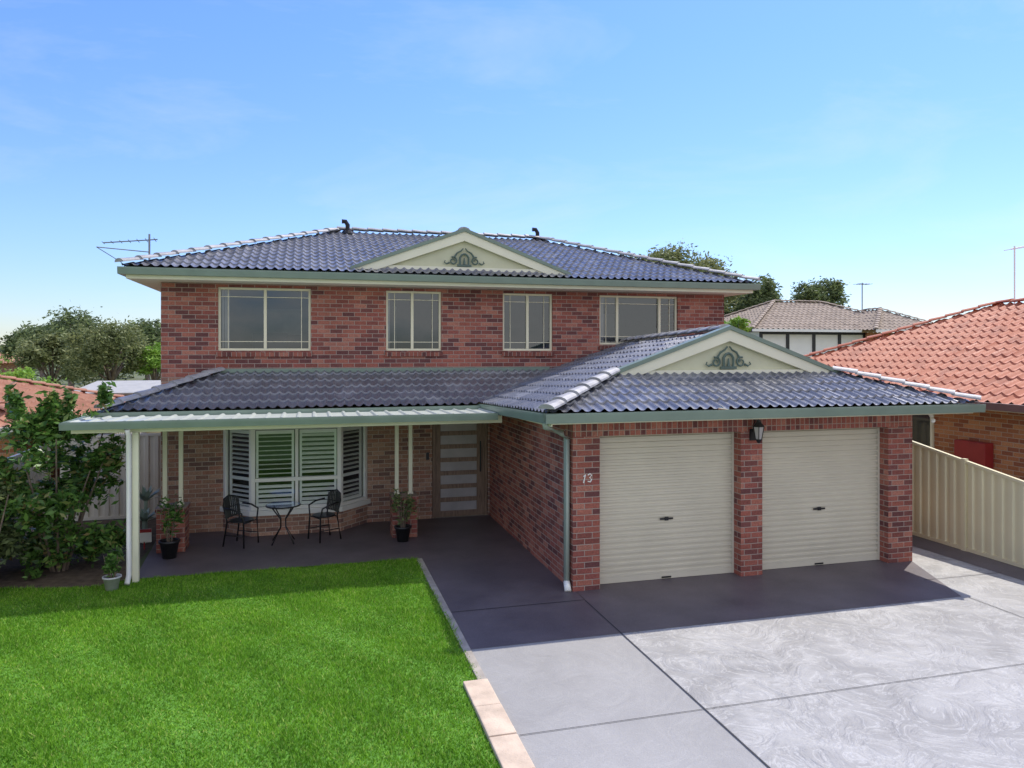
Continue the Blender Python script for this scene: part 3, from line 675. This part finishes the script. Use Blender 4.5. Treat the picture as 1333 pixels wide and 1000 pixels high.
for i in range(110):
    a=-60+i*1.9+random.uniform(-1,1); y=random.uniform(85,120); r=random.uniform(1.8,3.0); bl.append((a,y,r*.75+random.uniform(0,1.0),r,r,r*.9))
leaves('distant_tree_row',None,M_far,bl,.38,420)
# shrub
e=empty('garden_shrub',(-3.9,13.3,0)); t=B('stems',e,M_bark)
for k in range(11):
    an_=k*.7; t.tube([(-3.9+.1*math.cos(an_),13.3+.1*math.sin(an_),0),(-3.9+.35*math.cos(an_),13.3+.35*math.sin(an_),.9),(-3.9+.7*math.cos(an_),13.3+.6*math.sin(an_),1.9+.3*math.sin(k*2.1))],.028,6,.008)
t.done()
bl=[]
for k in range(46):
    an_=random.uniform(0,6.28); hz=random.uniform(.25,2.4); R=1.02*math.sin(math.pi*min(1,(hz+.35)/2.95))**.7; rr=R*random.uniform(.35,1.05)
    q=random.uniform(.14,.34); bl.append((-3.9+rr*math.cos(an_),13.3+rr*.8*math.sin(an_),hz,q,q,q*.8))
for k in range(9): bl.append((-3.9+random.uniform(-.8,.8),13.3+random.uniform(-.4,.4),random.uniform(2.35,2.75),.07,.07,.20))
leaves('shrub_leaves',e,M_leaf,bl,.07,230,.35)
e=empty('garden_shrub',(-4.6,12.4,0)); t=B('stems',e,M_bark); 
for k in range(5): t.tube([(-4.6,12.4,0),(-4.6+.3*math.cos(k*1.3),12.4+.3*math.sin(k*1.3),1.4)],.02,6,.008)
t.done(); bl=[(-4.6+random.uniform(-.3,.2),12.6+random.uniform(-.4,.6),random.uniform(.3,1.7),.2,.2,.2) for k in range(14)]
leaves('shrub_leaves',e,M_gum2,bl,.06,260,.35)
def agave(x,y,z,r,nm='agave_plant'):
    e=empty(nm,(x,y,z)); b=B('leaves',e,M_agave)
    for k in range(16):
        t=k*2.4; el=.35+.9*(k/16); L=r*(1-.25*k/16); d=Vector((math.cos(t)*math.cos(el),math.sin(t)*math.cos(el),math.sin(el))); s_=Vector((-math.sin(t),math.cos(t),0)); o=Vector((x,y,z))
        a=[b.bm.verts.new(p) for p in (o-s_*.03,o+d*L*.5-s_*.045,o+d*L+Vector((0,0,-.03)),o+d*L*.5+s_*.045,o+s_*.03)]; b.bm.faces.new(a)
    b.tube([(x,y,0),(x,y,z+.05)],.035,6); b.done()
agave(-3.05,15.4,.65,.45); agave(-2.95,14.75,.4,.38)
def potplant(x,y,r,h,mat,kind,ph=.6):
    e=empty('potted_plant',(x,y,0)); b=B('pot',e,mat); b.lathe((x,y,.018),[(0,0),(r*.68,0),(r*.95,h*.88),(r*1.08,h*.88),(r*1.08,h),(r*.92,h),(r*.88,h*.85)],20); b.done(True)
    b=B('potting_soil',e,M_soil); b.lathe((x,y,h*.86),[(r*.9,0),(0,.01)],16); b.done()
    b=B('stems',e,M_bark)
    for k in range(8):
        t=k*2.4; b.tube([(x+.03*math.cos(t),y+.03*math.sin(t),h*.85),(x+.08*math.cos(t),y+.08*math.sin(t),h+ph*.5),(x+r*.9*math.cos(t),y+r*.9*math.sin(t),h+ph*.95)],.008,5,.004)
    b.done(); leaves('leaves',e,M_leaf if kind else M_gum2,[(x,y,h+ph*.62,r*1.0,r*1.0,ph*.42)],.05,300,.3)
potplant(-2.32,13.55,.16,.30,M_pot,1,.62)
potplant(1.62,13.62,.15,.28,M_pot,0,.65)
potplant(-2.82,11.95,.12,.20,M_wpot,1,.35)
potplant(-4.55,12.0,.2,.32,M_pot,0,.3)
e=empty('garden_ornament',(-3.0,14.2,0)); b=B('sign_panel',e,M_white,.01); b.box(-2.98,-2.74,14.3,14.32,.12,.36); b.done(); b=B('red_band',e,M_redm); b.box(-2.98,-2.74,14.29,14.299,.30,.36); b.tube([(-2.86,14.31,0),(-2.86,14.31,.14)],.012); b.done()
def chair(x,y,rot):
    e=empty('bistro_chair',(x,y,0)); b=B('frame',e,M_black); c_,s_=math.cos(rot),math.sin(rot)
    T=lambda p:(x+p[0]*c_-p[1]*s_,y+p[0]*s_+p[1]*c_,.018+p[2])
    for sx in (-1,1):
        b.tube([T((sx*.22,-.20,0)),T((sx*.20,-.18,.44)),T((sx*.25,-.17,.62)),T((sx*.27,-.02,.68)),T((sx*.26,.16,.70))],.016,6)
        b.tube([T((sx*.20,.24,0)),T((sx*.18,.17,.44)),T((sx*.22,.22,.72)),T((sx*.16,.25,.84)),T((sx*.0,.27,.88))],.016,6)
        b.tube([T((sx*.19,-.19,.20)),T((sx*.19,.20,.20))],.010,6)
    b.tube([T((-.2,-.18,.43)),T((.2,-.18,.43))],.012,6); b.tube([T((-.18,.17,.43)),T((.18,.17,.43))],.012,6)
    b.done(True)
    b=B('seat',e,M_black,.008)
    b.prism([T((.22*math.cos(t),.0+.21*math.sin(t),.435)) for t in [2*math.pi*k/16 for k in range(16)]],(0,0,.025)); b.done()
    b=B('backrest',e,M_black)
    for k in range(11):
        xx=-.20+k*.04; yb=.20+.05*(1-abs(xx)/.2); b.tube([T((xx,yb-.03,.50)),T((xx,yb+.02,.86-.25*xx*xx*4))],.014,5)
    b.tube([T((-.21,.19,.52)),T((0,.23,.50)),T((.21,.19,.52))],.012,6); b.tube([T((-.22,.21,.68)),T((0,.26,.67)),T((.22,.21,.68))],.012,6)
    b.done()
chair(-1.22,14.12,math.radians(60)); chair(.22,14.15,math.radians(-62))
e=empty('bistro_table',(-.5,14.1,0)); b=B('frame',e,M_black); x,y=-.5,14.1
b.tube([(x+.3*math.cos(t),y+.3*math.sin(t),.70) for t in [2*math.pi*k/24 for k in range(25)]],.014,6)
for k in range(4):
    t=math.pi/4+k*math.pi/2; b.tube([(x+.27*math.cos(t),y+.27*math.sin(t),.02),(x+.06*math.cos(t),y+.06*math.sin(t),.30),(x+.06*math.cos(t),y+.06*math.sin(t),.45),(x+.27*math.cos(t),y+.27*math.sin(t),.70)],.012,6)
b.done(True); b=B('glass_top',e,M_glass); b.lathe((x,y,.712),[(0,0),(.30,0)],28); b.done()
an=empty('tv_antenna',(31.6,35,0)); a=B('mast',an,M_alum); a.tube([(30.0,35,5.8),(30.0,35,7.4)],.03); a.tube([(29.6,35,7.3),(30.5,35,7.35)],.02); 
for k in range(5): a.tube([(29.65+k*.2,34.7,7.32),(29.65+k*.2,35.3,7.32)],.012,5)
a.done()
an=empty('antenna_pole',(18.5,15.75,0)); a=B('mast',an,M_white); a.tube([(18.46,15.78,4.4),(18.46,15.78,6.38)],.02); a.tube([(18.36,15.8,6.3),(18.9,15.8,6.4)],.012); a.tube([(18.46,15.5,6.3),(18.46,16.1,6.3)],.01); a.done()

# ================================================================ light
sv=Vector((.457,.335,.823)).normalized()
L=bpy.data.lights.new('sun','SUN'); L.energy=4.4; L.angle=math.radians(.5); L.color=(1,.94,.84)
so=bpy.data.objects.new('sun',L); S.collection.objects.link(so); so.rotation_euler=sv.to_track_quat('Z','Y').to_euler()
W=bpy.data.worlds.new('World'); S.world=W; W.use_nodes=True; nt=W.node_tree; bg=nt.nodes['Background']
sk=N(nt,'ShaderNodeTexSky'); sk.sky_type='NISHITA'; sk.sun_disc=False; sk.sun_elevation=math.asin(sv.z); sk.sun_rotation=math.atan2(sv.x,sv.y); sk.altitude=50; sk.air_density=1.0; sk.dust_density=.2; sk.ozone_density=2.0
tc=N(nt,'ShaderNodeTexCoord'); sp=N(nt,'ShaderNodeSeparateXYZ'); nt.links.new(tc.outputs['Generated'],sp.inputs[0])
tint=ramp(nt,math_(nt,'ADD',sp.outputs[2],0.0),[(0,(.40,.425,.50)),(.15,(.425,.50,.68)),(.38,(.42,.545,.98)),(1,(.5,.62,.9))])
c=mixc(nt,1,sk.outputs[0],tint,'MULTIPLY'); c=mixc(nt,1,c,(2.,2.,2.),'MULTIPLY')
mp=N(nt,'ShaderNodeMapping'); mp.inputs['Scale'].default_value=(1.0,2.5,5); mp.inputs['Rotation'].default_value=(.2,-.5,.2); nt.links.new(tc.outputs['Generated'],mp.inputs[0])
f=noise(nt,1.6,6,mp.outputs[0],dist=.5,rough=.62); f=maprange(nt,f,.48,.80,0,.28)
c=mixc(nt,f,c,(6.3,6.6,7.0))
# cumulus field in the half of the sky opposite the sun (reflected in the windows)
mp2=N(nt,'ShaderNodeMapping'); mp2.inputs['Scale'].default_value=(1.3,1.3,3.2); nt.links.new(tc.outputs['Generated'],mp2.inputs[0])
f=noise(nt,2.1,6,mp2.outputs[0],rough=.58); f=maprange(nt,f,.42,.56,0,1)
f=math_(nt,'MULTIPLY',f,maprange(nt,sp.outputs[1],-.05,-.30,0,.9))
nt.links.new(mixc(nt,f,c,(9.4,9.0,8.4)),bg.inputs[0]); bg.inputs[1].default_value=.15
# camera
cam=bpy.data.cameras.new('camera'); co=bpy.data.objects.new('camera',cam); S.collection.objects.link(co); S.camera=co
co.location=(0,0,3.5); co.rotation_euler=(math.radians(90),0,math.radians(-15.2)); cam.sensor_width=36; cam.lens=960/1333*36; cam.shift_y=-.0315; cam.clip_end=3000
